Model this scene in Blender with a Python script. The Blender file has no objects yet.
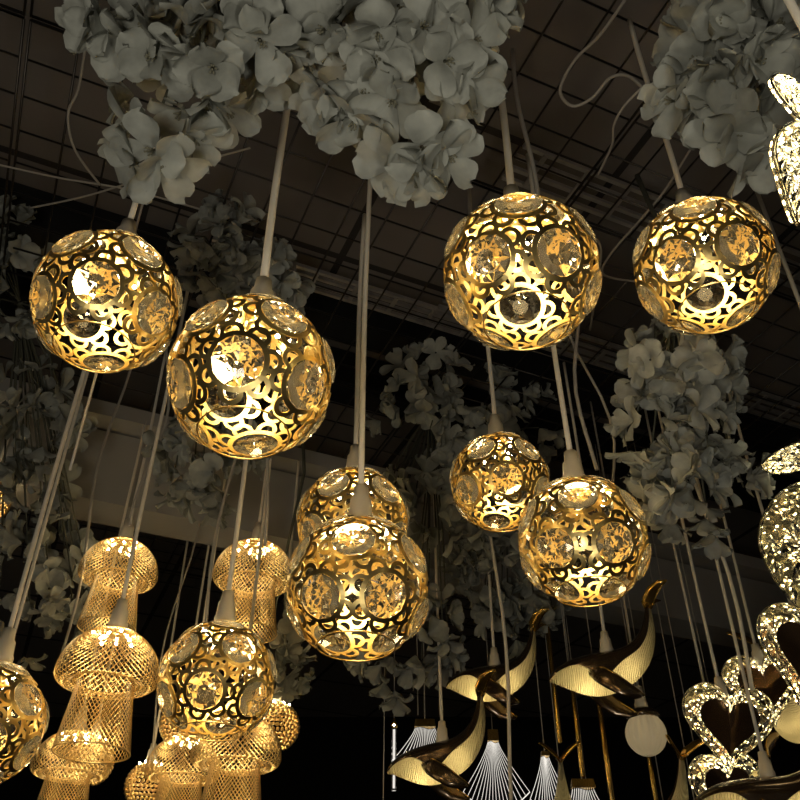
import bpy, bmesh, math, random
from mathutils import Vector, Matrix, Quaternion, noise
random.seed(11)
PI = math.pi
S = bpy.context.scene
COL = S.collection

# ------------------------------------------------------------------ camera
CAM = Vector((0, 0, 1.6)); ELEV = math.radians(37.3); F = 867.0
fwd = Vector((0, math.cos(ELEV), math.sin(ELEV)))
upv = Vector((0, -math.sin(ELEV), math.cos(ELEV)))
rgt = Vector((1, 0, 0))
cd = bpy.data.cameras.new('camera'); cam = bpy.data.objects.new('camera', cd); COL.objects.link(cam)
cam.location = CAM; cam.rotation_euler = (PI/2 + ELEV, 0, 0)
cd.sensor_width = 36; cd.lens = F/800*36; cd.clip_start = .02
S.camera = cam

def P(px, py, Z):                     # point of the place seen at px,py at depth Z
    return CAM + Z*(fwd + rgt*((px-400)/F) + upv*((400-py)/F))
def PH(px, py, h):                    # point of the horizontal plane h above the camera
    d = fwd + rgt*((px-400)/F) + upv*((400-py)/F)
    return CAM + d*(h/d.z)
HM = 1.60                             # wire mesh height above the camera
ZM = CAM.z + HM

# ------------------------------------------------------------------ materials
def nodes(name):
    m = bpy.data.materials.new(name); m.use_nodes = True
    nt = m.node_tree; return m, nt, nt.nodes['Principled BSDF']
def pbr(name, col, rough=.5, metal=0, trans=0, ior=1.5, emit=None, es=0, coat=0, var=0, scale=20, bump=0, bscale=60):
    m, nt, b = nodes(name)
    b.inputs['Base Color'].default_value = (*col, 1); b.inputs['Roughness'].default_value = rough
    b.inputs['Metallic'].default_value = metal; b.inputs['Transmission Weight'].default_value = trans
    b.inputs['IOR'].default_value = ior; b.inputs['Coat Weight'].default_value = coat
    if emit: b.inputs['Emission Color'].default_value = (*emit, 1); b.inputs['Emission Strength'].default_value = es
    tc = nt.nodes.new('ShaderNodeTexCoord')
    if var:
        n = nt.nodes.new('ShaderNodeTexNoise'); n.inputs['Scale'].default_value = scale; n.inputs['Detail'].default_value = 4
        r = nt.nodes.new('ShaderNodeValToRGB')
        r.color_ramp.elements[0].position = .3; r.color_ramp.elements[1].position = .7
        r.color_ramp.elements[0].color = (*[c*(1-var) for c in col], 1); r.color_ramp.elements[1].color = (*[min(1, c*(1+var)) for c in col], 1)
        nt.links.new(tc.outputs['Object'], n.inputs['Vector']); nt.links.new(n.outputs['Fac'], r.inputs['Fac'])
        nt.links.new(r.outputs['Color'], b.inputs['Base Color'])
    if bump:
        n = nt.nodes.new('ShaderNodeTexNoise'); n.inputs['Scale'].default_value = bscale
        bp = nt.nodes.new('ShaderNodeBump'); bp.inputs['Strength'].default_value = bump; bp.inputs['Distance'].default_value = .004
        nt.links.new(tc.outputs['Object'], n.inputs['Vector']); nt.links.new(n.outputs['Fac'], bp.inputs['Height'])
        nt.links.new(bp.outputs['Normal'], b.inputs['Normal'])
    return m
def emitter(name, col, s):
    m = bpy.data.materials.new(name); m.use_nodes = True; nt = m.node_tree
    nt.nodes.clear(); e = nt.nodes.new('ShaderNodeEmission'); o = nt.nodes.new('ShaderNodeOutputMaterial')
    e.inputs['Color'].default_value = (*col, 1); e.inputs['Strength'].default_value = s
    nt.links.new(e.outputs[0], o.inputs[0]); return m
def thin(name, col, tcol, mix, var=.25, scale=25, gloss=0, emit=None, es=0):   # leaf-like: diffuse + translucent
    m = pbr(name, col, .75, var=var, scale=scale, emit=emit, es=es); nt = m.node_tree; b = nt.nodes['Principled BSDF']
    if gloss: b.inputs['Roughness'].default_value = gloss
    t = nt.nodes.new('ShaderNodeBsdfTranslucent'); t.inputs['Color'].default_value = (*tcol, 1)
    mx = nt.nodes.new('ShaderNodeMixShader'); mx.inputs[0].default_value = mix
    nt.links.new(b.outputs[0], mx.inputs[1]); nt.links.new(t.outputs[0], mx.inputs[2])
    nt.links.new(mx.outputs[0], nt.nodes['Material Output'].inputs['Surface']); return m
M = {}
M['gold'] = pbr('polished_gold', (1.0, .75, .30), .29, 1)
M['gold_net'] = pbr('gold_wire', (1.0, .75, .36), .38, 1)
M['bronze'] = pbr('dark_bronze', (.10, .065, .035), .22, .75, coat=.5, var=.3, scale=8)
M['goldtrim'] = pbr('gold_trim', (.85, .55, .16), .18, 1)
M['crystal'] = pbr('crystal', (1, .97, .90), .0, 0, 1, 1.5)
def add_translucent(m, col, f):
    nt = m.node_tree; b = nt.nodes['Principled BSDF']; t = nt.nodes.new('ShaderNodeBsdfTranslucent'); t.inputs['Color'].default_value = (*col, 1)
    mx = nt.nodes.new('ShaderNodeMixShader'); mx.inputs[0].default_value = f
    nt.links.new(b.outputs[0], mx.inputs[1]); nt.links.new(t.outputs[0], mx.inputs[2]); nt.links.new(mx.outputs[0], nt.nodes['Material Output'].inputs['Surface'])
add_translucent(M['crystal'], (1, .95, .82), .03)
M['acrylic'] = pbr('clear_acrylic', (1, .97, .86), .0, 0, 1, 1.49)
M['gold_back'] = pbr('gold_foil', (1, .90, .62), .24, 1)
M['cord'] = pbr('cream_cord', (.88, .80, .66), .5)
M['wire'] = pbr('grey_cord', (.46, .42, .36), .5)
M['socket'] = pbr('cream_plastic', (.78, .70, .56), .4)
M['led'] = emitter('warm_led', (1, .84, .50), 70)
M['ledsoft'] = emitter('warm_led_small', (1, .87, .54), 28)
M['white_glow'] = emitter('lit_fibre', (1, .94, .84), .95)
M['petal'] = thin('grey_green_petal', (.37, .378, .335), (.35, .35, .28), .12)
M['stamen'] = pbr('stamen', (.20, .19, .13), .8)
M['stem'] = pbr('stem', (.10, .10, .07), .7)
M['black_wire'] = pbr('black_wire', (.060, .053, .046), .36, .8)
M['tray'] = pbr('grey_metal', (.48, .45, .42), .35, .6, var=.2)
M['plaster'] = pbr('grey_plaster', (.38, .36, .325), .9, var=.12, scale=3)
M['dark'] = pbr('near_black', (.006, .006, .006), .9, var=.2, scale=2)  # near-black colour; on wall_back it stands in for the darkness beyond the bulkhead
M['floor'] = pbr('dark_floor', (.05, .045, .04), .5, var=.2, scale=2)
M['belly'] = thin('ribbed_acrylic', (.75, .68, .48), (.95, .84, .50), .5, var=.05, gloss=.15)
nt = M['belly'].node_tree
wv = nt.nodes.new('ShaderNodeTexWave'); wv.inputs['Scale'].default_value = 70; wv.inputs['Distortion'].default_value = 3; wv.inputs['Detail'].default_value = 2
tcn = nt.nodes.new('ShaderNodeTexCoord'); bpn = nt.nodes.new('ShaderNodeBump'); bpn.inputs['Strength'].default_value = 1; bpn.inputs['Distance'].default_value = .006
nt.links.new(tcn.outputs['Object'], wv.inputs['Vector']); nt.links.new(wv.outputs['Fac'], bpn.inputs['Height'])
for n_ in nt.nodes:
    if n_.type in ('BSDF_PRINCIPLED', 'BSDF_TRANSLUCENT'): nt.links.new(bpn.outputs['Normal'], n_.inputs['Normal'])
M['shell'] = thin('frosted_glass', (.75, .70, .58), (.95, .86, .66), .5, var=.05, gloss=.12)
M['plate'] = pbr('bronze_mirror', (.22, .13, .07), .16, .85, var=.25, scale=12)
M['glass'] = pbr('clear_glass', (1, 1, 1), .02, 0, 1, 1.45)
# ceiling tiles: dark panels with seams
m, nt, b = nodes('ceiling_tiles')
tc = nt.nodes.new('ShaderNodeTexCoord'); bk = nt.nodes.new('ShaderNodeTexBrick')
bk.offset = 0; bk.inputs['Scale'].default_value = 1; bk.inputs['Brick Width'].default_value = .6; bk.inputs['Row Height'].default_value = .6
bk.inputs['Mortar Size'].default_value = .012
bk.inputs['Color1'].default_value = (.215, .185, .16, 1); bk.inputs['Color2'].default_value = (.18, .155, .135, 1); bk.inputs['Mortar'].default_value = (.035, .03, .026, 1)
nt.links.new(tc.outputs['Object'], bk.inputs['Vector']); nt.links.new(bk.outputs['Color'], b.inputs['Base Color'])
b.inputs['Roughness'].default_value = .8
M['ceil'] = m

# ------------------------------------------------------------------ mesh helpers
class MB:
    def __init__(s): s.v = []; s.f = []
    def add(s, vs, fs):
        o = len(s.v); s.v += [tuple(v) for v in vs]; s.f += [tuple(i+o for i in f) for f in fs]; return s
    def box(s, c, d, rot=None):
        vs = [Vector((x*d[0]/2, y*d[1]/2, z*d[2]/2)) for x in (-1, 1) for y in (-1, 1) for z in (-1, 1)]
        if rot: vs = [rot @ v for v in vs]
        return s.add([v+Vector(c) for v in vs], [(0, 1, 3, 2), (4, 6, 7, 5), (0, 4, 5, 1), (2, 3, 7, 6), (0, 2, 6, 4), (1, 5, 7, 3)])
    def tube(s, pts, r, n=8, closed=False, cap=True):
        pts = [Vector(p) for p in pts]; k = len(pts); vs = []; fs = []
        rr = r if isinstance(r, (list, tuple)) else [r]*k
        nrm = None
        for i, p in enumerate(pts):
            if closed: t = pts[(i+1) % k]-pts[i-1]
            else: t = pts[min(i+1, k-1)]-pts[max(i-1, 0)]
            t.normalize()
            if nrm is None:
                a = Vector((0, 0, 1)) if abs(t.z) < .9 else Vector((1, 0, 0)); nrm = t.cross(a).normalized()
            else: nrm = (nrm-t*nrm.dot(t)).normalized()
            b = t.cross(nrm)
            for j in range(n):
                a = 2*PI*j/n; vs.append(p+(nrm*math.cos(a)+b*math.sin(a))*rr[i])
        m_ = k if closed else k-1
        for i in range(m_):
            for j in range(n):
                a, b2 = i*n+j, i*n+(j+1) % n; c, d = ((i+1) % k)*n+(j+1) % n, ((i+1) % k)*n+j
                fs.append((a, b2, c, d))
        if cap and not closed: fs.append(tuple(range(n))[::-1]); fs.append(tuple((k-1)*n+j for j in range(n)))
        return s.add(vs, fs)
    def ring(s, R, z, r, n=40, m=6):
        return s.tube([(R*math.cos(2*PI*i/n), R*math.sin(2*PI*i/n), z) for i in range(n)], r, m, closed=True)
    def lathe(s, prof, n=24):
        vs = []; fs = []
        for r, z in prof:
            for j in range(n): a = 2*PI*j/n; vs.append((r*math.cos(a), r*math.sin(a), z))
        for i in range(len(prof)-1):
            for j in range(n): fs.append((i*n+j, i*n+(j+1) % n, (i+1)*n+(j+1) % n, (i+1)*n+j))
        return s.add(vs, fs)
    def ball(s, c, r, sub=1):
        bm = bmesh.new(); bmesh.ops.create_icosphere(bm, subdivisions=sub, radius=1)
        bm.verts.ensure_lookup_table()
        rv = r if isinstance(r, (tuple, list)) else (r, r, r)
        s.add([Vector((v.co.x*rv[0], v.co.y*rv[1], v.co.z*rv[2]))+Vector(c) for v in bm.verts], [[v.index for v in f.verts] for f in bm.faces]); bm.free(); return s
    def mesh(s, name, mat, smooth=True):
        me = bpy.data.meshes.new(name); me.from_pydata(s.v, [], s.f); me.materials.append(M[mat])
        bm = bmesh.new(); bm.from_mesh(me); bmesh.ops.recalc_face_normals(bm, faces=bm.faces[:]); bm.to_mesh(me); bm.free()
        if smooth: me.polygons.foreach_set('use_smooth', [True]*len(me.polygons))
        me.update(); return me
def link(name, me, parent=None, mat=None):
    o = bpy.data.objects.new(name, me); COL.objects.link(o)
    if parent: o.parent = parent
    if mat is not None: o.matrix_local = mat
    return o
def tag(o, label, cat, group=None, kind=None):
    o['label'] = label; o['category'] = cat
    if group: o['group'] = group
    if kind: o['kind'] = kind
    return o
def thing(name, label, cat, loc, group=None, rot=None):
    o = bpy.data.objects.new(name, None); COL.objects.link(o); o.location = loc; o.empty_display_size = .05
    if rot is not None: o.rotation_euler = rot
    return tag(o, label, cat, group)
def struct(name, mb, mat, loc=(0, 0, 0), rz=0):
    o = link(name, mb.mesh(name, mat, False)); o['kind'] = 'structure'; o.location = loc; o.rotation_euler = (0, 0, rz); return o
def glow(parent, loc, w, col=(1, .76, .38), r=.012):
    l = bpy.data.lights.new('lamp_glow', 'POINT'); l.energy = w; l.color = col; l.shadow_soft_size = r
    o = bpy.data.objects.new('lamp_glow', l); COL.objects.link(o); o.parent = parent; o.location = loc; return o
def T(v): return Matrix.Translation(Vector(v))
def aim(n, roll=0):
    n = Vector(n).normalized()
    return (n.to_track_quat('Z', 'Y') @ Quaternion((0, 0, 1), roll)).to_matrix().to_4x4()

# ------------------------------------------------------------------ cord + socket shared by every pendant
sock = MB().lathe([(0, .050), (.0085, .050), (.0098, .036), (.0125, .032), (.0138, .014), (.0155, .010), (.016, -.004), (0, -.004)], 20).mesh('socket', 'socket')
def hang(root, z0, rc=.0048, top=ZM, mat='cord', scale=1.0, bend=.004, sx=0, wrot=None):
    """socket at local z0 and a cord up to the wire mesh, in world-vertical"""
    s_ = link('socket', sock, root, T((sx, 0, z0)) @ Matrix.Scale(scale, 4))
    L = top-(root.location.z+z0)
    ph = random.random()*6; pts = []
    n = 10
    for i in range(n+1):
        t = i/n; w = math.sin(PI*t)*bend
        pts.append((sx+w*math.cos(ph+2*t), w*math.sin(ph+2*t), z0+.040*scale+(L-.040*scale)*t))
    link('cord', MB().tube(pts, rc, 8).mesh('cord', mat), root)

# ------------------------------------------------------------------ crystal ball pendants
R = .10
def sph(a, ph, r): return Vector((math.sin(a)*math.cos(ph), math.sin(a)*math.sin(ph), math.cos(a)))*r
def arc_strip(mb, c, b1, b2, ph0, ph1, n, r0, th, closed=False):
    """flat metal band on the sphere around direction c between angular radii b1..b2"""
    q = Vector(c).to_track_quat('Z', 'Y') if abs(Vector(c).z) < .99999 else Quaternion()
    vs = []; fs = []; k = n if closed else n+1
    for i in range(k):
        ph = ph0+(ph1-ph0)*i/n
        for (a, rr) in ((b1, r0), (b2, r0), (b2, r0-th), (b1, r0-th)): vs.append(q @ sph(a, ph, rr))
    for i in range(n):
        j = (i+1) % k
        for e in range(4): fs.append((i*4+e, i*4+(e+1) % 4, j*4+(e+1) % 4, j*4+e))
    if not closed: fs += [(0, 3, 2, 1), tuple(4*n+e for e in range(4))]
    mb.add(vs, fs)
D = math.radians
def rosette_mesh(r0):
    mb = MB(); th = .0016
    arc_strip(mb, (0, 0, 1), D(17.2), D(21.0), 0, 2*PI, 32, r0, th, True)
    for k in range(7):
        ph = 2*PI*(k+.5)/7; c = sph(D(21.3), ph, 1)
        q = c.to_track_quat('Z', 'Y'); out = q.inverted() @ (sph(D(30), ph, 1)-c); a0 = math.atan2(out.y, out.x)
        arc_strip(mb, c, D(4.9), D(8.3), a0-D(104), a0+D(104), 14, r0-.0004, th)
    return mb.mesh('rosette', 'gold', False)
ros = [rosette_mesh(R), rosette_mesh(R-.0018)]
def brilliant(r, n=10):
    rings = [(.36, .21, 0), (.70, .15, .5), (1, .02, 0), (1, -.03, .0), (.50, -.17, .5)]
    mb = MB(); vs = []; fs = []
    for (q, z, o) in rings:
        for j in range(n): a = 2*PI*(j+o)/n; vs.append((r*q*math.cos(a), r*q*math.sin(a), r*z))
    fs.append(tuple(range(n)))
    for i in range(len(rings)-1):
        o0, o1 = rings[i][2], rings[i+1][2]
        for j in range(n):
            a, b = i*n+j, i*n+(j+1) % n; c, d = (i+1)*n+j, (i+1)*n+(j+1) % n
            if o0 == o1: fs.append((a, b, d, c))
            elif o1 > o0: fs += [(a, b, c), (b, d, c)]
            else: fs += [(a, d, c), (a, b, d)]
    tip = len(vs); vs.append((0, 0, -.25*r))
    for j in range(n): fs.append(((len(rings)-1)*n+j, (len(rings)-1)*n+(j+1) % n, tip))
    return mb.add(vs, fs).mesh('crystal', 'crystal', False)
cry = brilliant(.300*R, 10)
RIM = D(-58)
rim_me = MB().ring(R*math.cos(RIM), R*math.sin(RIM), .0011, 64, 6).mesh('rim', 'gold')
hub_me = MB().lathe([(0, .0985), (.016, .098), (.018, .094), (.018, .078), (.012, .074), (0, .074)], 24).mesh('lamp_holder', 'gold')
bulb_me = MB().ball((0, 0, 0), .0030, 2).mesh('bulb', 'led')
ROWS = [(D(60), 4, D(20)), (D(17), 6, D(30)), (D(-28), 6, 0)]
def ball(px, py, r, label, yaw=0, w=.60, rc=.0048):
    Z = F*R/(r*.985)
    t = thing('crystal_ball_pendant', label, 'pendant lamp', P(px, py, Z), 'gold ring-lattice crystal ball pendants')
    k = 0
    for (lat, n, off) in ROWS:
        for i in range(n):
            a = off+yaw+2*PI*i/n - PI/2
            d = Vector((math.cos(lat)*math.cos(a), math.cos(lat)*math.sin(a), math.sin(lat)))
            ro = link('rosette', ros[k % 2], t, aim(d, random.random())); k += 1
            link('crystal', cry, ro, T((0, 0, R*.965)))
    link('rim', rim_me, t)
    link('lamp_holder', hub_me, t)
    for i in range(12):
        a = 2*PI*i/12+yaw; q = .028 if i % 2 else .046
        zz = .0790 if i % 2 else .0730
        link('bulb', bulb_me, t, T((q*math.cos(a), q*math.sin(a), zz)))
    hang(t, .102, rc, scale=1.25)
    glow(t, (0, 0, .045), w, r=.02)
    return t
GB = 'gold ring-lattice crystal ball pendant '
ball(107, 302, 72.5, GB+'at upper left under the drooping flower', D(12))
ball(251, 377, 83.0, GB+'largest on the left, below the long thick cord', D(1), rc=.0058)
ball(521, 273, 79.0, GB+'hanging beneath the edge of the top flower cluster, centre right', D(23), rc=.0055)
ball(704, 266, 69.5, GB+'upper right above the grey flower column', D(10))
ball(500, 482, 50.0, GB+'smaller one partly behind its neighbour on the right', D(2))
ball(583, 541, 65.5, GB+'overlapping a smaller ball and hanging above the whale lamp', D(18))
ball(358, 588, 72.5, GB+'at the centre, in front of a second ball', D(28))
ball(353, 523, 56.5, GB+'at the centre, half hidden behind a larger ball', D(10))
ball(217, 681, 59.0, GB+'low left, in front of the mesh jellyfish lamps', D(0))
ball(-17, 724, 61.0, GB+'cut off by the left edge of the photo', D(33))

# ------------------------------------------------------------------ wire-net jellyfish pendants
def net(prof, n, e):
    """diamond net of thin wires on a surface of revolution; prof = list of (r,z)"""
    mb = MB(); k = len(prof)
    def pt(i, j):
        a = 2*PI*(j+.5*(i % 2))/n; return Vector((prof[i][0]*math.cos(a), prof[i][0]*math.sin(a), prof[i][1]))
    for i in range(k-1):
        for j in range(n):
            for j2 in ((j, j-1) if i % 2 == 0 else (j, j+1)):
                a, b = pt(i, j), pt(i+1, j2); t = (b-a).normalized(); o = Vector((a.x, a.y, 0)).normalized()
                u = t.cross(o).normalized()*e; w = t.cross(u).normalized()*e
                offs = [u+w*.6, -u+w*.6, -w*1.2]
                mb.add([a+q for q in offs]+[b+q for q in offs], [(0, 1, 4, 3), (1, 2, 5, 4), (2, 0, 3, 5)])
    return mb
RJ = .09
def dome_prof(k=27):
    pr = []
    for i in range(k):
        u = i/(k-1)
        if u < .80: a = D(84)*(1-u/.80); pr.append((RJ*math.cos(a), RJ*.97*math.sin(a)))
        else: a = D(150)*(u-.80)/.20; pr.append((RJ*(.81+.19*math.cos(a)), -RJ*.15*math.sin(a)-RJ*.05*(u-.8)/.2))
    return pr
dp = dome_prof()
dome_me = net(dp, 50, .00060).mesh('dome_net', 'gold_net', False)
lip_me = MB().ring(dp[-1][0], dp[-1][1], .0016, 48).mesh('dome_lip', 'gold_net')
sk = [(RJ*(.53+.18*(i/23)+(.09 if i == 0 else 0)), -RJ*.10-RJ*1.34*i/23) for i in range(24)]
skirt_me = net(sk, 44, .00058).mesh('skirt_net', 'gold_net', False)
hem_me = MB().ring(sk[-1][0], sk[-1][1], .0013, 48).mesh('skirt_hem', 'gold_net')
jhold = MB().lathe([(0, RJ*.99), (.016, RJ*.98), (.017, RJ*.90), (.026, RJ*.86), (.026, RJ*.83), (0, RJ*.83)], 20).mesh('lamp_holder', 'gold')
def jelly(px, py, r, label, w=.16, zs=1.0):
    Z = F*RJ*zs/r; B = Matrix.Scale(zs, 4)
    t = thing('jellyfish_pendant', label, 'pendant lamp', P(px, py, Z), 'gold wire-net jellyfish pendants', rot=(0, 0, random.random()))
    link('dome_net', dome_me, t, B); link('dome_lip', lip_me, t, B); link('skirt_net', skirt_me, t, B); link('skirt_hem', hem_me, t, B)
    link('lamp_holder', jhold, t, B)
    for i in range(9):
        a = 2*PI*i/9; q = .042 if i % 2 else .026
        link('bulb', bulb_me, t, B @ T((q*math.cos(a), q*math.sin(a), RJ*.80)))
    hang(t, RJ*.98*zs, .004, scale=1.15)
    glow(t, (0, 0, RJ*.30), w*zs*zs, (1, .77, .40)); glow(t, (0, 0, -RJ*.9), w*zs*zs*.5, (1, .77, .40))
    return t
JB = 'gold wire-net jellyfish pendant lamp '
jelly(118, 575, 38.5, JB+'with dome and short skirt, highest on the left')
jelly(107, 677, 50.5, JB+'nearest and largest, in front of the left column of jellyfish')
jelly(253, 578, 40, JB+'beside the central ball, right of the others', zs=1.14)
jelly(236, 758, 45, JB+'directly below the low left crystal ball')
jelly(182, 773, 37, JB+'low, left of the one below the crystal ball')
jelly(70, 769, 38, JB+'behind the ball at the left edge, under the largest jellyfish')
# beaded domes
RB = .06
bd = MB()
for i in range(12):
    lat = D(70)-D(125)*i/11; n = max(6, int(30*math.cos(lat)))
    for j in range(n):
        a = 2*PI*(j+.5*(i % 2))/n
        c = Vector((RB*math.cos(lat)*math.cos(a), RB*math.cos(lat)*math.sin(a), RB*math.sin(lat)))
        rb = .0052
        bd.ball(c, (rb, rb, rb*1.05), 1)
bead_me = bd.mesh('bead_shade', 'gold_net', True)
bcap = MB().lathe([(0, RB*1.12), (.010, RB*1.10), (.024, RB*.98), (.026, RB*.92), (0, RB*.88)], 20).mesh('cap', 'gold')
def beaded(px, py, r, label):
    Z = F*RB/r
    t = thing('beaded_pendant', label, 'pendant lamp', P(px, py, Z), 'gold beaded pendants')
    link('bead_shade', bead_me, t); link('cap', bcap, t)
    for i in range(7):
        a = 2*PI*i/7; link('bulb', bulb_me, t, T((RB*.52*math.cos(a), RB*.52*math.sin(a), RB*.98)))
    hang(t, RB*1.1, .004); glow(t, (0, 0, 0), .15, (1, .77, .40))
beaded(276, 727, 22.5, 'round gold beaded pendant lamp on the right behind a wire-net jellyfish')
beaded(90, 762, 22, 'round gold beaded pendant lamp under the skirt of the largest wire-net jellyfish')
beaded(147, 786, 21, 'round gold beaded pendant lamp at bottom, left of a wire-net jellyfish dome')
beaded(182, 724, 21, 'round gold beaded pendant lamp peeking out from behind the low left crystal ball')
beaded(-14, 501, 22, 'round gold beaded pendant lamp at left edge, halfway up the photo')

# ------------------------------------------------------------------ whale lamps
ST = [(-.137, -.004, .004, .003, .003), (-.120, .003, .028, .014, .016), (-.085, .008, .043, .026, .040), (-.045, .010, .050, .032, .056),
      (-.005, .013, .048, .033, .058), (.035, .022, .039, .029, .050), (.070, .043, .027, .023, .037), (.096, .075, .016, .016, .024), (.112, .113, .009, .010, .013), (.120, .147, .0055, .006, .006)]
def cr(p0, p1, p2, p3, t):
    return tuple(.5*((2*b)+(-a+c)*t+(2*a-5*b+4*c-d)*t*t+(-a+3*b-3*c+d)*t**3) for a, b, c, d in zip(p0, p1, p2, p3))
stn = []
for i in range(len(ST)-1):
    g = [ST[max(0, i-1)], ST[i], ST[i+1], ST[min(len(ST)-1, i+2)]]
    for k in range(8): stn.append(cr(*g, k/8))
stn.append(ST[-1])
def whale_surface(back):
    mb = MB(); vs = []; fs = []; n = 25 if back else 49; K = len(stn)
    for i, (x, z, hw, ht, hb) in enumerate(stn):
        a, b = stn[max(0, i-1)], stn[min(K-1, i+1)]
        t = Vector((b[0]-a[0], 0, b[1]-a[1])).normalized(); N = Vector((-t.z, 0, t.x)); u = i/(K-1)
        dip = D(4+26*math.exp(-((u-.40)/.10)**2)+10*max(0, u-.55)-14*math.exp(-((u-.20)/.10)**2))   # line where the dark back meets the belly
        for j in range(n):
            if back: th = -dip+(PI+2*dip)*j/(n-1)
            else: th = PI+dip+(PI-2*dip)*j/(n-1)
            s_ = 1.0 if back else (1.0, .91)[j % 2]
            h = ht if math.sin(th) > 0 else hb
            vs.append(Vector((x, 0, z))+Vector((0, 1, 0))*hw*math.cos(th)*s_+N*h*math.sin(th)*s_)
    for i in range(K-1):
        for j in range(n-1): fs.append((i*n+j, i*n+j+1, (i+1)*n+j+1, (i+1)*n+j))
    me = mb.add(vs, fs).mesh('back' if back else 'belly', 'bronze' if back else 'belly', True)
    return me
wb, wl = whale_surface(True), whale_surface(False)
def paddle(path, widths, thick, wdir, mat, name):
    mb = MB(); vs = []; fs = []; n = 10; wd = Vector(wdir).normalized(); k = len(path)
    for i, p in enumerate(path):
        t = (Vector(path[min(k-1, i+1)])-Vector(path[max(0, i-1)])).normalized(); w = (wd-t*wd.dot(t)).normalized(); h = t.cross(w)
        for j in range(n):
            a = 2*PI*j/n; vs.append(Vector(p)+w*widths[i]*math.cos(a)+h*thick*min(1, widths[i]/.006)*math.sin(a))
    for i in range(k-1):
        for j in range(n): fs.append((i*n+j, i*n+(j+1) % n, (i+1)*n+(j+1) % n, (i+1)*n+j))
    fs += [tuple(range(n)), tuple((k-1)*n+j for j in range(n))]
    return mb.add(vs, fs).mesh(name, mat)
fl = []; fe = []
for s in (-1, 1):
    path = [(-.045, s*.040, -.004), (-.030, s*.056, -.020), (-.010, s*.066, -.040), (.012, s*.070, -.060), (.036, s*.066, -.074), (.050, s*.062, -.079)]
    fl.append(paddle(path, [.012, .020, .021, .018, .011, .002], .0045, (1, 0, .9), 'bronze', 'flipper'))
    pe = [Vector(p)+Vector((.010, 0, .014))*w/.02 for p, w in zip(path, [.014, .020, .021, .018, .011, .003])]
    fe.append(MB().tube(pe, .0022, 6).mesh('flipper_edge', 'goldtrim'))
ft = []
for s in (-1, 1):
    path = [(.118, 0, .140), (.123, s*.012, .158), (.134, s*.030, .172), (.150, s*.046, .180), (.166, s*.056, .181)]
    ft.append(paddle(path, [.008, .015, .014, .009, .002], .004, (.8, 0, -.6), 'goldtrim', 'tail_fluke'))
def whale(px, py, Z, label, yaw=0, pitch=0, sc=1.0, corded=True, w=.16, anchor=(0, 0, 0)):
    rot = Matrix.Rotation(yaw, 3, 'Z') @ Matrix.Rotation(pitch, 3, 'Y')
    loc = P(px, py, Z)-(rot @ Vector(anchor))*sc
    t = thing('whale_pendant', label, 'pendant lamp', loc, 'whale pendants')
    base = rot.to_4x4() @ Matrix.Scale(sc, 4)
    link('back', wb, t, base); link('belly', wl, t, base)
    for k in range(2):
        f_ = link('flipper', fl[k], t, base); link('flipper_edge', fe[k], f_)
        link('tail_fluke', ft[k], t, base)
    if corded:
        hang(t, .046*sc, .004)
    glow(t, rot @ Vector((-.05, 0, -.012))*sc, w*sc, (1, .80, .44), .01)
    glow(t, rot @ Vector((.03, 0, .004))*sc, w*.6*sc, (1, .80, .44), .008)
    return t
WB = 'dark bronze whale pendant with lit belly '
whale(610, 673, 1.95, WB+'below the right crystal ball, tail raised', D(-6), D(-4))
whale(496, 683, 2.26, WB+'higher of two left of centre', D(-4), D(-2), .95)
whale(443, 762, 2.10, WB+'its tail crossing another whale', D(-4), D(-8))
whale(775, 806, 1.72, WB+'cut off by the bottom right corner', D(-10), D(3), 1.15)
whale(760, 645, 2.2, WB+'seen from behind among the hearts, tail upright', D(-125), D(6), 1.1, False, .13, (.120, 0, .150))
whale(560, 758, 2.15, 'gold whale tail flukes rising from the bottom edge beside the slim gold rods', D(-95), D(6), .9, False, .13, (.120, 0, .150))
whale(681, 755, 2.0, 'gold whale tail rising from the bottom edge left of the lowest heart', D(-75), D(6), 1.0, False, .13, (.120, 0, .150))

# ------------------------------------------------------------------ heart lamps and large acrylic ornaments
def heart(s, n=72):
    return [Vector((s*16*math.sin(t)**3/16, s*(13*math.cos(t)-5*math.cos(2*t)-2*math.cos(3*t)-math.cos(4*t)+2)/16)) for t in (2*PI*i/n for i in range(n))]
def faceted(name, outer, inner, k, dep, mat='acrylic', seed=1):
    """clear slab with a front of irregular pyramids, a flat back and smooth walls"""
    rnd = random.Random(seed); m_ = len(outer); vs = []; fs = []
    for i in range(k+1):
        for j in range(m_):
            uu = i/k+(rnd.uniform(-.25, .25)/k if 0 < i < k else 0)
            jj = (j+(rnd.uniform(-.3, .3)+(.5 if i % 2 else 0) if 0 < i < k else 0)) % m_
            j0 = int(jj); f_ = jj-j0
            o = outer[j0 % m_].lerp(outer[(j0+1) % m_], f_); q = inner[j0 % m_].lerp(inner[(j0+1) % m_], f_)
            p = o.lerp(q, uu); z = dep*(rnd.uniform(.85, 1.2) if (i+j) % 2 else rnd.uniform(.15, .5)) if 0 < i < k else dep*.35
            vs.append((p.x, -z, p.y))
    b0 = len(vs)
    for i in (0, k):
        for j in range(m_):
            p = outer[j] if i == 0 else inner[j]; vs.append((p.x, dep*.35, p.y))
    for i in range(k):
        for j in range(m_):
            a, b, c, d = i*m_+j, i*m_+(j+1) % m_, (i+1)*m_+(j+1) % m_, (i+1)*m_+j
            if i % 2: fs += [(a, b, d), (b, c, d)]
            else: fs += [(a, b, c), (a, c, d)]
    for j in range(m_):
        j1 = (j+1) % m_
        fs += [(j, b0+j, b0+j1, j1), (k*m_+j, k*m_+j1, b0+m_+j1, b0+m_+j), (b0+j, b0+m_+j, b0+m_+j1, b0+j1)]
    return MB().add(vs, fs).mesh(name, mat, False)
H0 = .105
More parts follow.
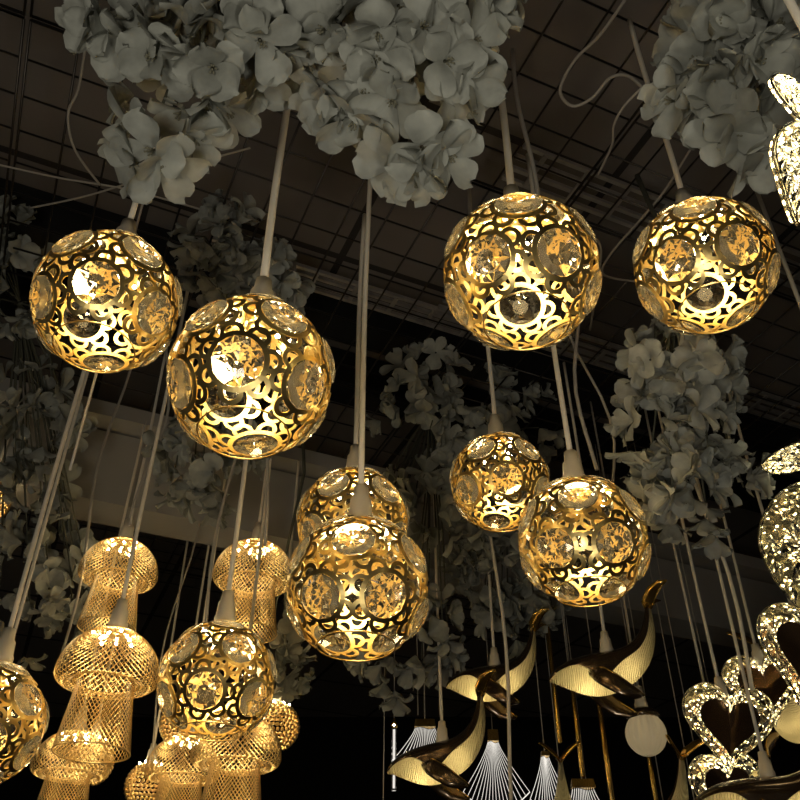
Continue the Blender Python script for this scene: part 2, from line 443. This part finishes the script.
ho, hi_ = heart(H0, 72), heart(H0*.66, 72)
hi_ = [p+Vector((0, .002)) for p in hi_]
h_rim = faceted('crystal_rim', heart(H0, 44), [p+Vector((0, .002)) for p in heart(H0*.66, 44)], 3, .018, seed=4)
hp = heart(H0*.645, 72); mb = MB()
mb.add([(p.x, -.006, p.y) for p in hp]+[(p.x, .006, p.y) for p in hp]+[(0, -.009, 0), (0, .006, 0)],
       [(i, (i+1) % 72, 144) for i in range(72)]+[(72+i, 145, 72+(i+1) % 72) for i in range(72)]+[(i, 72+i, 72+(i+1) % 72, (i+1) % 72) for i in range(72)])
h_plate = mb.mesh('mirror_plate', 'plate', False)
edge_me = MB().tube([(p.x, -.004, p.y) for p in ho], .0016, 6, closed=True).mesh('edge', 'acrylic')
hb_me = MB().ball((0, 0, 0), .0022, 1).mesh('bulb', 'ledsoft')
hback = MB()
hback.add([(p.x*.985, .0135, p.y*.985) for p in ho]+[(p.x*.985, .0155, p.y*.985) for p in ho], [(i, (i+1) % 72, 72+(i+1) % 72, 72+i) for i in range(72)]+[tuple(range(72))[::-1], tuple(range(72, 144))])
h_back = hback.mesh('back_plate', 'gold_back', False)
def heart_lamp(px, py, Z, label, yaw=0, roll=0, sc=1.0, w=.25):
    t = thing('heart_pendant', label, 'pendant lamp', P(px, py, Z), 'crystal heart pendants')
    B = Matrix.Rotation(yaw, 4, 'Z') @ Matrix.Rotation(roll, 4, 'Y') @ Matrix.Rotation(D(20), 4, 'X') @ Matrix.Scale(sc, 4)
    link('crystal_rim', h_rim, t, B); link('mirror_plate', h_plate, t, B); link('edge', edge_me, t, B)
    path, path2 = heart(H0*.70, 120), heart(H0*.92, 120)
    for i in range(30):
        p = path[i*4]; link('bulb', hb_me, t, B @ T((p.x, .0095, p.y)))
        p = path2[i*4+2]; link('bulb', hb_me, t, B @ T((p.x, .0095, p.y)))
    hang(t, .062*sc, .0038)
    link('back_plate', h_back, t, B)
    return t
HL = 'crystal-rimmed heart pendant, '
heart_lamp(729, 728, 1.86, HL+'dark mirror centre, shown whole', D(6), D(5), .95)
heart_lamp(806, 656, 1.75, HL+'cut by the right edge, beneath the big crystal ornament', D(10), D(14), 1.0)
heart_lamp(766, 688, 1.98, HL+'small, mostly hidden behind the other hearts', D(-12), D(-4), .85)
heart_lamp(727, 792, 2.0, HL+'lowest, tucked under the whole heart at the bottom', D(18), D(-6), .9)

def smooth_loop(pts, n):
    k = len(pts); out = []
    for i in range(k):
        g = [pts[(i+d) % k] for d in (-1, 0, 1, 2)]
        for q in range(n): out.append(Vector(cr(*g, q/n)))
    return out
def ornament(px, py, Z, label, lobes, xm, ytop, sc, seed, tilt):
    """lobes on the side the photo shows and their mirror images beyond the frame, hung from the middle xm"""
    t = thing('crystal_ornament', label, 'pendant lamp', P(px, py, Z)); B = Matrix.Rotation(tilt, 4, 'X')
    for mir in (0, 1):
        for (name, pts, dep) in lobes:
            o = smooth_loop([Vector(((2*xm-x if mir else x)*sc, y*sc)) for x, y in pts], 4); c = sum(o, Vector((0, 0)))/len(o)
            if mir: o = o[::-1]
            lb = link(name, faceted('crystal_lobe', o, [c+(p-c)*.06 for p in o], 6, dep, seed=seed+mir), t, B)
            link('lobe_edge', MB().tube([(p.x, 0, p.y) for p in o], .0022, 6, closed=True).mesh('lobe_edge', 'acrylic'), lb)
            for (q, st) in ((.90, 2), (.60, 4), (.30, 6)):
                for i in range(0, len(o), st):
                    p = c+(o[i]-c)*q; link('bulb', hb_me, lb, T((p.x, dep*.35+.003, p.y)))
            bp = [c+(p-c)*.97 for p in o]; n_ = len(bp); y0 = dep*.35+.006
            link('back_plate', MB().add([(p.x, y0, p.y) for p in bp]+[(p.x, y0+.002, p.y) for p in bp], [tuple(range(n_)), tuple(range(n_, 2*n_))[::-1]]+[(i, n_+i, n_+(i+1) % n_, (i+1) % n_) for i in range(n_)]).mesh('back_plate', 'gold_back', False), lb)
    link('stem', MB().tube([B @ Vector((xm*sc, .004, -20*sc)), B @ Vector((xm*sc, .004, ytop*sc))], .004, 8).mesh('stem', 'goldtrim'), t)
    e = B @ Vector((xm*sc, .004, ytop*sc))
    link('cord', MB().tube([e, (e.x, e.y, (ZM-t.location.z)*.5), (e.x, e.y, ZM-t.location.z)], .0045, 8).mesh('cord', 'cord'), t)
# offsets in hundredths of the ornament, measured from the photo (x right, y up)
Lw = [('leaf_lobe', [(-30, 66), (-12, 80), (14, 88), (40, 86), (20, 66), (-8, 58), (-24, 58)], .012),
      ('round_lobe', [(-38, -6), (-30, 22), (-8, 44), (22, 52), (48, 40), (58, 10), (50, -26), (28, -62), (10, -76), (-10, -62), (-28, -36)], .020)]
ornament(800, 535, 1.45, 'large clear crystal ornament at the right edge above the hearts', Lw, 66, 60, .0018, 9, D(28))
Ls = [('leaf_lobe', [(-29, 68), (-16, 68), (2, 52), (24, 34), (14, 22), (-8, 38), (-26, 58)], .012),
      ('round_lobe', [(-24, 2), (-18, 20), (0, 28), (20, 24), (36, 6), (30, -26), (16, -58), (4, -68), (-6, -50), (-16, -24)], .018)]
ornament(799, 152, .80, 'warm glowing crystal ornament at the top right edge in front of grey flowers', Ls, 44, 40, .00097, 12, D(46))

# ------------------------------------------------------------------ small lamps at the bottom: fibre fans, tube, globe, rods
def fan(px, py, Z, label, wide, length, n, cap=(.06, .022), sc=1.0, yaw=0):
    t = thing('fibre_fan_pendant', label, 'pendant lamp', P(px, py, Z), 'white fibre fan pendants')
    B = Matrix.Rotation(yaw, 4, 'Z')
    w, h = cap
    mb = MB(); mb.add([(-w*.46, -.012, h), (w*.46, -.012, h), (w*.46, .012, h), (-w*.46, .012, h), (-w*.5, -.015, 0), (w*.5, -.015, 0), (w*.5, .015, 0), (-w*.5, .015, 0)],
                      [(0, 1, 2, 3), (4, 7, 6, 5), (0, 4, 5, 1), (1, 5, 6, 2), (2, 6, 7, 3), (3, 7, 4, 0)])
    link('gold_cap', mb.mesh('gold_cap', 'goldtrim', False), t, B)
    mb = MB(); tips = []
    for i in range(n):
        u = 2*i/(n-1)-1; pts = []
        for k in range(8):
            s = k/7
            x = u*(w*.45+(wide-w*.45)*s**1.25); z = -length*s*(1-.25*abs(u)**2)+ .0*s
            pts.append((x, .010*math.sin(3*u+s*2), z-.001))
        mb.tube(pts, [.0008]*8, 5); tips.append(pts[-1])
    link('fibres', mb.mesh('fibres', 'white_glow'), t, B)
    link('fan_edge', MB().tube(tips, .0016, 6).mesh('fan_edge', 'white_glow'), t, B)
    mb = MB().tube([(0, 0, h), (0, 0, h+ZM-(t.location.z+h))], .0016, 6)
    link('wire', mb.mesh('wire', 'wire'), t)
    return t
fan(425, 728, 2.45, 'white fibre fan pendant with a gold block cap, above the lower left whale', .085, .11, 16)
fan(493, 742, 2.62, 'wide white fibre fan pendant spreading like wings, right of the lower whale', .097, .19, 17, (.034, .034))
fan(545, 757, 2.30, 'small white fibre fan pendant at the bottom, beside the gold tail flukes', .05, .14, 12, (.022, .012))
fan(583, 789, 2.20, 'white fibre fan pendant with a gold block cap, at the bottom below the right whale', .06, .10, 13)
t = thing('crystal_tube_pendant', 'thin upright crystal tube lamp with a gold tip, left of the lower whale', 'pendant lamp', P(394, 756, 2.35))
link('tube', MB().lathe([(0, -.088), (.006, -.088), (.0075, -.08), (.0075, .075), (.006, .078), (0, .078)], 12).mesh('tube', 'glass', False), t)
link('glow_core', MB().tube([(0, 0, -.082), (0, 0, .07)], .0022, 6).mesh('glow_core', 'white_glow'), t)
link('gold_tip', MB().lathe([(0, .10), (.004, .10), (.009, .085), (.009, .074), (0, .074)], 12).mesh('gold_tip', 'goldtrim'), t)
link('bulb', bulb_me, t, T((0, -.010, .079)))
link('wire', MB().tube([(0, 0, .098), (0, 0, ZM-t.location.z)], .0014, 6).mesh('wire', 'wire'), t)
# ribbed glass globe under the right whale
t = thing('ribbed_globe_pendant', 'small ribbed glass globe lamp with bronze cap under the right whale', 'pendant lamp', P(646, 734, 2.05))
mb = MB(); vs = []; fs = []; n = 72
for i in range(15):
    a = D(72)-D(150)*i/14
    for j in range(n):
        r = .046*math.cos(a)*(1+.06*math.sin(2*PI*j/4+.8)); vs.append((r*math.cos(2*PI*j/n), r*math.sin(2*PI*j/n), .050*math.sin(a)))
for i in range(14):
    for j in range(n): fs.append((i*n+j, i*n+(j+1) % n, (i+1)*n+(j+1) % n, (i+1)*n+j))
link('globe', mb.add(vs, fs).mesh('globe', 'shell'), t)
link('cap', MB().lathe([(0, .064), (.012, .062), (.036, .050), (.040, .036), (.034, .034), (0, .040)], 24).mesh('cap', 'bronze'), t)
hang(t, .062, .003, mat='wire'); glow(t, (0, 0, 0), .022, (1, .88, .66))
def rod(px, py, L, r, Z, label):
    t = thing('gold_rod_pendant', label, 'pendant lamp', P(px, py, Z), 'slim gold rod pendants')
    link('rod', MB().lathe([(0, -.004), (r*.8, -.003), (r, 0), (r, L), (r*.6, L+.01), (0, L+.01)], 12).mesh('rod', 'goldtrim'), t)
    link('wire', MB().tube([(0, 0, L+.008), (0, 0, ZM-t.location.z)], .0014, 6).mesh('wire', 'wire'), t)
rod(560, 742, .32, .0065, 2.35, 'slim gold rod hanging down onto the gold tail flukes, leftmost rod')
rod(583, 776, .24, .0065, 2.22, 'slim gold rod hanging above the gold block cap of a fan lamp')
rod(613, 806, .30, .0072, 2.25, 'slim gold rod hanging beside the right whale, reaching the bottom edge')
rod(658, 812, .17, .0065, 2.3, 'slim gold rod reaching the bottom edge under the ribbed globe')

# hanging cords whose lamps are below the frame or hidden
def cordthing(px, py, Z, r, label, mat='cord', group=None, slack=.0, top=ZM):
    b = P(px, py, Z); t = thing('hanging_cord', label, 'cord', b, group)
    L = top-b.z; ph = random.random()*6; n = 12
    pts = [(slack*math.sin(PI*i/n*1.7+ph)*math.sin(PI*i/n), slack*.6*math.cos(ph+i/n*3)*math.sin(PI*i/n), L*i/n) for i in range(n+1)]
    o = link('sleeve', MB().tube(pts, r, 8).mesh('sleeve', mat), t); return t
cordthing(512, 815, 1.95, .0045, 'cream cord running down across the higher whale to the bottom edge', slack=.02)
cordthing(70, 470, 1.25, .0022, 'thin grey cord behind the left ball beside its thick cord', 'wire')
cordthing(8, 655, 1.75, .0040, 'thinner cream cord running beside the thick one down to the left edge ball')
cordthing(752, 690, 1.75, .0045, 'slack cream cord left of the big crystal ornament', slack=.03)
cordthing(205, 640, 1.75, .0035, 'grey cord just left of the low crystal ball cord', 'wire', slack=.02)
cordthing(265, 545, 1.7, .0035, 'grey cord running down beside the right jellyfish socket', 'wire', slack=.02)
cordthing(152, 760, 2.2, .0028, 'grey cord dropping between the jellyfish columns', 'wire', slack=.03)
cordthing(130, 525, 1.9, .0035, 'grey cord running down to the highest jellyfish beside its own cord', 'wire', slack=.03)
cordthing(60, 660, 1.9, .0035, 'grey cord behind the left jellyfish column', 'wire', slack=.02)
cordthing(544, 270, 1.35, .0042, 'grey cord rising behind the ball at centre right', 'wire', slack=.01)
cordthing(485, 345, 1.5, .0038, 'grey cord rising behind the left side of the centre right ball', 'wire', slack=.01)
cordthing(597, 470, 1.6, .0038, 'grey slack cord above the ball that overlaps a smaller one', 'wire', slack=.03)
cordthing(612, 490, 1.75, .0030, 'thin slack grey cord right of the ball that overlaps a smaller one', 'wire', slack=.05)
for (x, y, Z) in ((566, 830, 2.3), (592, 830, 2.4), (640, 716, 2.3), (668, 830, 2.3), (694, 745, 2.25), (712, 700, 2.35), (722, 705, 2.25), (700, 830, 2.1), (440, 715, 2.3), (383, 830, 2.3), (418, 715, 2.6)):
    cordthing(x, y, Z, .0014, 'thin grey suspension wire against the dark void below the ceiling', 'wire', 'thin suspension wires')

# ------------------------------------------------------------------ artificial flowers
def blossom_mesh(seed, npet, open_, L=.063, W=.0275):
    rnd = random.Random(seed); mb = MB(); U, V = 8, 6
    for p in range(npet):
        a = 2*PI*p/npet+rnd.uniform(-.25, .25); tilt = D(open_+rnd.uniform(-20, 22)); l = L*rnd.uniform(.85, 1.12); w = W*rnd.uniform(.85, 1.15)
        curl = rnd.uniform(.1, 1.35); cup = rnd.uniform(.25, .6); ph = rnd.random()*6; twist = rnd.uniform(-.35, .35); fold = rnd.choice((0, 0, 0, .5))
        q = Matrix.Rotation(a, 3, 'Z'); vs = []; fs = []
        for i in range(U+1):
            u = i/U; wid = w*min(1.0, (.16+1.15*u**.8))*math.sqrt(max(.0, 1-max(0, (u-.60)/.41)**2.4))
            ang = tilt+curl*u*u
            for j in range(V+1):
                v = 2*j/V-1
                y = v*wid*(1-fold*u*abs(v)*.5)
                ruff = .0045*u*u*math.sin(2.6*v*2+ph+3*u)*(abs(v)**1.2)+.0016*math.sin(9*v+ph)*u
                h = cup*w*v*v*(.3+.7*u)*.9+ruff+twist*y*u
                r = l*(math.sin(ang)*u*.5+math.sin(tilt)*u*.5); z = l*(math.cos(ang)*u*.5+math.cos(tilt)*u*.5)
                nr, nz = -math.cos(ang), math.sin(ang)
                vs.append(q @ Vector((.003+r+nr*h, y, z+nz*h)))
        for i in range(U):
            for j in range(V): fs.append((i*(V+1)+j, i*(V+1)+j+1, (i+1)*(V+1)+j+1, (i+1)*(V+1)+j))
        mb.add(vs, fs)
    me = mb.mesh('blossom', 'petal'); return me
BL = [blossom_mesh(100+i, (5, 5, 4, 5, 6, 5, 4, 5)[i], (44, 34, 54, 28, 40, 50, 36, 58)[i]) for i in range(8)]
mb = MB()
for i in range(7):
    a = i*2.4; r = .006 if i else 0
    mb.tube([(0, 0, .0), (r*.5*math.cos(a), r*.5*math.sin(a), .012), (r*math.cos(a), r*math.sin(a), .020)], [.0009, .0009, .0016], 5)
stam = mb.mesh('stamen', 'stamen')
def bunch(label, cat_label, blobs, hand, sc, seed, branch, stam_on=False):
    """blobs: (px,py,rx,ry,Z,dz,n) filled with random blossoms; hand: (px,py,Z,dirx,diry,toward) placed ones"""
    rnd = random.Random(seed); items = []
    for (x, y, rx, ry, Z, dz, n) in blobs:
        for i in range(n):
            a = rnd.random()*2*PI; q = math.sqrt(rnd.random()); dx, dy = q*math.cos(a), q*math.sin(a)
            zz = Z+dz*rnd.uniform(-1, 1)*.5-dz*.5*(1-q*q)
            items.append((x+dx*rx, y+dy*ry, zz, dx*.9+rnd.uniform(-.45, .45), -dy*.8+rnd.uniform(-.55, .35), rnd.uniform(.05, .6), sc*rnd.uniform(.85, 1.12)))
    for h in hand: items.append((*h, sc))
    b0 = P(branch[0], branch[1], branch[2])
    t = thing('flower_bunch', label, cat_label, (b0.x, b0.y, ZM-.01), 'grey artificial flower bunches')
    inv = t.location
    for (x, y, Z, dx, dy, tw, s) in items:
        p = P(x, y, Z); d = rgt*dx+upv*dy-fwd*tw*.75
        me = BL[rnd.randrange(8)]
        mat = T(p-inv) @ aim(d, rnd.random()*6) @ T((0, 0, -.025*s)) @ Matrix.Scale(s, 4)
        o = link('blossom', me, t, mat)
        if stam_on: link('stamen', stam, o)
    mb = MB()
    low = b0-inv
    mb.tube([(0, 0, .0), low*.3+Vector((.02, 0, 0)), low*.7+Vector((-.015, .01, 0)), low], [.006, .005, .004, .003], 7)
    for (x, y, Z, dx, dy, tw, s) in items[::3]:
        e = P(x, y, Z)-inv; k = max(.25, min(.9, e.z/low.z if low.z else .5)); st = low*k*.85
        d = (rgt*dx+upv*dy-fwd*tw).normalized(); mb.tube([st, st.lerp(e, .5)+Vector((0, 0, .02)), e-d*.03*s], [.003, .0022, .0018], 5)
    link('branch', mb.mesh('branch', 'stem'), t)
bunch('large grey-green silk flower bunch at top left over the two left balls', 'artificial flowers',
      [(215, 40, 110, 62, 1.12, .18, 30), (255, -10, 120, 40, 1.15, .2, 14)],
      [(95, 28, 1.0, -.5, -.1, .8), (80, 18, 1.0, -.7, .1, .6), (120, 48, 1.0, -.3, -.5, .7), (165, 172, .97, .3, -.6, .6), (125, 165, .99, -.5, -.4, .6), (118, 125, 1.05, -.6, 0, .6), (200, 145, 1.0, .3, -.7, .5), (148, 58, .98, -.1, -.35, .9), (146, 152, .96, -.25, -.35, 1.0), (175, 118, 1.03, -.3, -.5, .6), (208, 112, .98, .1, -.75, .6), (212, 70, .95, .1, -.4, .9),
       (232, 118, 1.05, .4, -.7, .5), (262, 45, .98, .2, -.5, .8), (118, 95, 1.1, -.7, -.1, .5), (275, 85, 1.08, .3, -.5, .7), (130, 5, 1.03, -.4, .3, .8), (250, 15, .98, .1, -.2, .9)], .76, 5, (215, 20, 1.18), True)
bunch('large grey-green silk flower bunch at top centre above the long white cords', 'artificial flowers',
      [(400, 35, 95, 68, 1.12, .18, 30), (420, -15, 110, 40, 1.15, .2, 14)],
      [(330, 112, 1.0, -.45, -.35, .8), (312, 100, 1.0, -.6, -.2, .6), (455, 160, .96, .4, -.5, .8), (392, 168, .98, -.4, -.6, .7), (415, 178, .97, 0, -.8, .5), (475, 90, .98, .6, -.3, .6), (365, 95, .98, 0, -.6, .7), (352, 130, .99, -.1, -.8, .6), (425, 152, .95, .15, -.45, .95), (392, 105, .97, 0, -.5, .8), (452, 62, .95, .3, -.3, .9), (460, 100, 1.0, .4, -.5, .6), (482, 40, .98, .5, -.1, .7),
       (375, 60, .96, -.1, -.3, .9), (318, 30, 1.02, -.3, -.3, .8), (425, 25, .96, .1, -.2, .95), (495, 15, 1.02, .6, 0, .6), (345, 70, 1.02, -.3, -.6, .6), (300, 62, 1.08, -.3, -.6, .6)], .76, 6, (410, 20, 1.18), True)
bunch('grey-green silk flower bunch at top right beside the glowing crystal ornament', 'artificial flowers',
      [(745, 50, 85, 68, 1.12, .18, 30), (760, -10, 90, 40, 1.15, .2, 8)],
      [(740, 140, .98, 0, -.4, .95), (730, 120, .98, -.3, .1, .9), (755, 165, .98, .3, -.6, .7), (665, 100, 1.04, -.6, -.1, .6), (700, 115, 1.03, 0, -.7, .5), (676, 88, 1.05, -.5, -.2, .6), (692, 58, 1.04, -.5, 0, .7), (725, 20, 1.0, -.1, -.2, .9), (715, 85, 1.0, -.2, -.3, .8), (765, 150, 1.05, .3, -.7, .6), (680, 105, 1.06, -.3, -.6, .6),
       (765, 60, .98, .2, -.2, .9), (785, 20, 1.0, .3, 0, .8), (770, 105, 1.0, .3, -.3, .8)], .76, 7, (750, 30, 1.2), True)
bunch('long grey silk flower bunch at right under the upper right ball', 'artificial flowers',
      [(685, 365, 55, 45, 1.60, .16, 26), (680, 430, 62, 62, 1.57, .16, 34), (695, 485, 64, 48, 1.55, .16, 34)],
      [(712, 541, 1.50, -.1, -.6, .6), (765, 478, 1.5, .7, 0, .5), (630, 350, 1.6, -.8, .1, .5)], .70, 8, (690, 380, 1.6))
bunch('shadowed grey silk flower bunch behind the left balls', 'artificial flowers',
      [(215, 245, 50, 60, 2.1, .2, 26), (205, 460, 55, 55, 2.1, .2, 30), (255, 300, 55, 70, 2.2, .2, 28)],
      [(165, 470, 2.0, -.7, 0, .5), (215, 515, 2.0, 0, -.7, .6), (180, 450, 2.0, -.4, -.2, .8)], .82, 9, (220, 260, 2.15))
bunch('shadowed grey silk flower column behind the centre balls', 'artificial flowers',
      [(430, 400, 60, 70, 2.5, .2, 24), (440, 520, 75, 60, 2.45, .2, 30), (402, 640, 68, 62, 2.38, .2, 42)],
      [(345, 600, 2.3, -.6, -.2, .5), (395, 705, 2.3, 0, -.7, .6)], .88, 10, (430, 420, 2.5))
bunch('shadowed grey silk flower column behind the small ball and above the whale', 'artificial flowers',
      [(505, 430, 55, 60, 2.6, .2, 26), (515, 560, 60, 70, 2.58, .2, 46), (520, 615, 40, 36, 2.62, .2, 20)],
      [(548, 628, 2.6, .3, -.6, .6)], .88, 11, (510, 440, 2.6))
bunch('dark grey silk flower column along the left edge', 'artificial flowers',
      [(10, 270, 40, 70, 2.3, .2, 24), (30, 440, 60, 80, 2.3, .2, 38), (35, 590, 60, 80, 2.25, .2, 38)], [], .84, 12, (20, 300, 2.3))
bunch('small grey silk flower spray hanging beside the gold beaded lamp', 'artificial flowers',
      [(285, 655, 30, 45, 2.3, .15, 22)], [(300, 690, 2.25, .4, -.6, .5)], .66, 13, (285, 620, 2.3))

# ------------------------------------------------------------------ wire mesh ceiling, trays, loose cables
AZ = D(24); d1 = Vector((math.cos(AZ), math.sin(AZ), 0)); d2 = Vector((-math.sin(AZ), math.cos(AZ), 0))
SP = .092
def panel(u0, u1, v0, v1, dz, label):
    mb = MB(); nu, nv = round((u1-u0)/SP), round((v1-v0)/SP)
    for i in range(nu+1): mb.tube([(i*SP, 0, 0), (i*SP, nv*SP, 0)], .0026, 6)
    for j in range(nv+1): mb.tube([(0, j*SP, .0050), (nu*SP, j*SP, .0050)], .0026, 6)
    p = d1*u0+d2*v0; t = thing('wire_grid_panel', label, 'wire grid', (p.x, p.y, ZM+dz), 'black wire grid panels', rot=(0, 0, AZ))
    link('wire_net', mb.mesh('wire_net', 'black_wire'), t)
    fr = MB(); w, h = nu*SP, nv*SP
    fr.tube([(0, 0, .002), (w, 0, .002), (w, h, .002), (0, h, .002)], .0035, 6, closed=True)
    link('border', fr.mesh('border', 'black_wire'), t)
PW = 13*SP
labs = ['above the top left flowers', 'above the top centre and right flowers', 'beyond the top right corner', 'over the left edge flower column', 'over the centre balls', 'over the right flower bunch',
        'far left, near the bulkhead', 'far centre, near the bulkhead', 'far right, near the bulkhead']
k = 0
for v in (-.1, 1.108, 2.316):
    for u in (-1.5, -.292, .916):
        panel(u, u+PW, v, v+PW, .0015*k, 'black wire grid panel hung under the ceiling '+labs[k]); k += 1
panel(2.124, 2.124+PW, .5, .5+PW, .014, 'black wire grid panel hung under the ceiling at the far right edge')
def tray(px, py, h, L0, L1, label, w=.09):
    c = PH(px, py, h); t = thing('cable_tray', label, 'cable tray', c, 'metal cable trays', rot=(0, 0, AZ))
    mb = MB()
    for i in range(4): mb.box(((L0+L1)/2, (i-1.5)*w/3, 0), (L1-L0, .010, .012))
    link('rails', mb.mesh('rails', 'tray', False), t)
    for i in range(int((L1-L0)/.12)): link('rung', MB().box((L0+.06+i*.12, 0, -.008), (.012, w, .004)).mesh('rung', 'tray', False), t)
tray(600, 195, HM+.12, -.25, 1.6, 'metal cable tray running above the grid between the two upper right balls', .10)
tray(590, 350, HM+.10, -.5, .9, 'metal cable tray behind the flower bunch on the right')
tray(330, 285, HM+.14, -.35, .5, 'dark metal cable tray above the grid behind the long centre cords', .07)
def loose(pts, h, r, label, lift=0):
    q = [PH(x, y, h+.02*math.sin(i*1.3)*lift) for i, (x, y) in enumerate(pts)]
    sm = []
    for i in range(len(q)-1):
        g = [q[max(0, i-1)], q[i], q[i+1], q[min(len(q)-1, i+2)]]
        for s in range(6): sm.append(Vector(cr(*g, s/6)))
    sm.append(q[-1]); b = sm[0].copy()
    o = link('loose_cable', MB().tube([p-b for p in sm], r, 6).mesh('loose_cable', 'wire')); o.location = b
    tag(o, label, 'cable')
loose([(625, 0), (600, 35), (575, 60), (560, 90), (572, 106), (592, 98), (610, 78), (628, 76), (645, 90)], HM-.012, .0035, 'grey loose cable looped in a U below the grid at top right')
loose([(648, 82), (625, 105), (614, 125), (612, 145), (598, 175)], HM-.012, .003, 'grey loose cable snaking left of the top right flowers')
loose([(690, 150), (665, 190), (640, 220), (610, 255), (604, 275), (640, 282)], HM-.015, .003, 'grey loose cable sagging between the two upper right balls')
loose([(520, 230), (575, 235), (600, 245), (596, 290), (590, 330)], HM-.015, .003, 'grey loose cable right of the centre right ball')
loose([(85, 50), (78, 90), (68, 115), (75, 150), (100, 185)], HM-.015, .003, 'grey loose cable hanging below the grid at upper left')
loose([(0, 165), (60, 178), (130, 190), (210, 212)], HM-.012, .0025, 'thin cable lying along the grid above the upper left ball')
loose([(30, 208), (90, 195), (170, 170), (250, 148)], HM-.012, .0025, 'thin cable crossing the grid under the top left flowers')

# ------------------------------------------------------------------ room shell
mb = MB(); mb.box((0, 0, .05), (16, 16, .1)); struct('ceiling', mb, 'ceil', (0, 0, CAM.z+2.0), AZ)
mb = MB(); mb.box((0, 0, -.05), (16, 16, .1)); struct('floor', mb, 'floor')
mb = MB(); mb.box((0, 0, 1.8), (16, .1, 3.6)); struct('wall_back', mb, 'dark', (0, 6.5, 0))
c = PH(400, 562, 1.30)
mb = MB(); mb.box((0, .07, .12), (12, .14, .24)); mb.box((0, .02, .275), (12, .18, .05)); struct('wall_bulkhead', mb, 'plaster', (c.x, c.y, CAM.z+1.30), AZ)
for i, (px, py, h) in enumerate(((420, 330, 1.95), (560, 430, 1.95))):
    c = PH(px, py, h); mb = MB(); mb.box((0, 0, -.03), (10, .12, .14)); struct('trim_%d' % (i+1), mb, 'dark', (c.x, c.y, CAM.z+h), AZ)

# ------------------------------------------------------------------ light
w = bpy.data.worlds.new('shop'); S.world = w; w.use_nodes = True
w.node_tree.nodes['Background'].inputs[0].default_value = (1, .90, .76, 1); w.node_tree.nodes['Background'].inputs[1].default_value = .034
def area(name, loc, target, size, e, col):
    l = bpy.data.lights.new(name, 'AREA'); l.energy = e; l.size = size; l.color = col
    o = bpy.data.objects.new(name, l); COL.objects.link(o); o.location = loc
    o.rotation_euler = (Vector(target)-Vector(loc)).to_track_quat('-Z', 'Y').to_euler(); return o
area('front_fill_light', (-.3, -.5, 1.15), (0, 1.0, 2.4), .35, 7, (1, .93, .78))  # unseen fill added behind and below the camera, brightens cords and flowers
l = bpy.data.lights.new('flower_fill_spot', 'SPOT'); l.energy = 16; l.color = (1, .94, .80); l.spot_size = D(62); l.spot_blend = 1; l.shadow_soft_size = .09  # unseen spot added to brighten the near flowers and leave far ones dim
o = bpy.data.objects.new('flower_fill_spot', l); COL.objects.link(o); o.location = (.38, .0, 1.0); o.rotation_euler = (Vector((.13, .60, 2.6))-o.location).to_track_quat('-Z', 'Y').to_euler()

S.view_settings.view_transform = 'Standard'; S.view_settings.look = 'None'; S.view_settings.gamma = 1; S.view_settings.exposure = 0
S.cycles.use_denoising = True
S.cycles.sample_clamp_indirect = 6
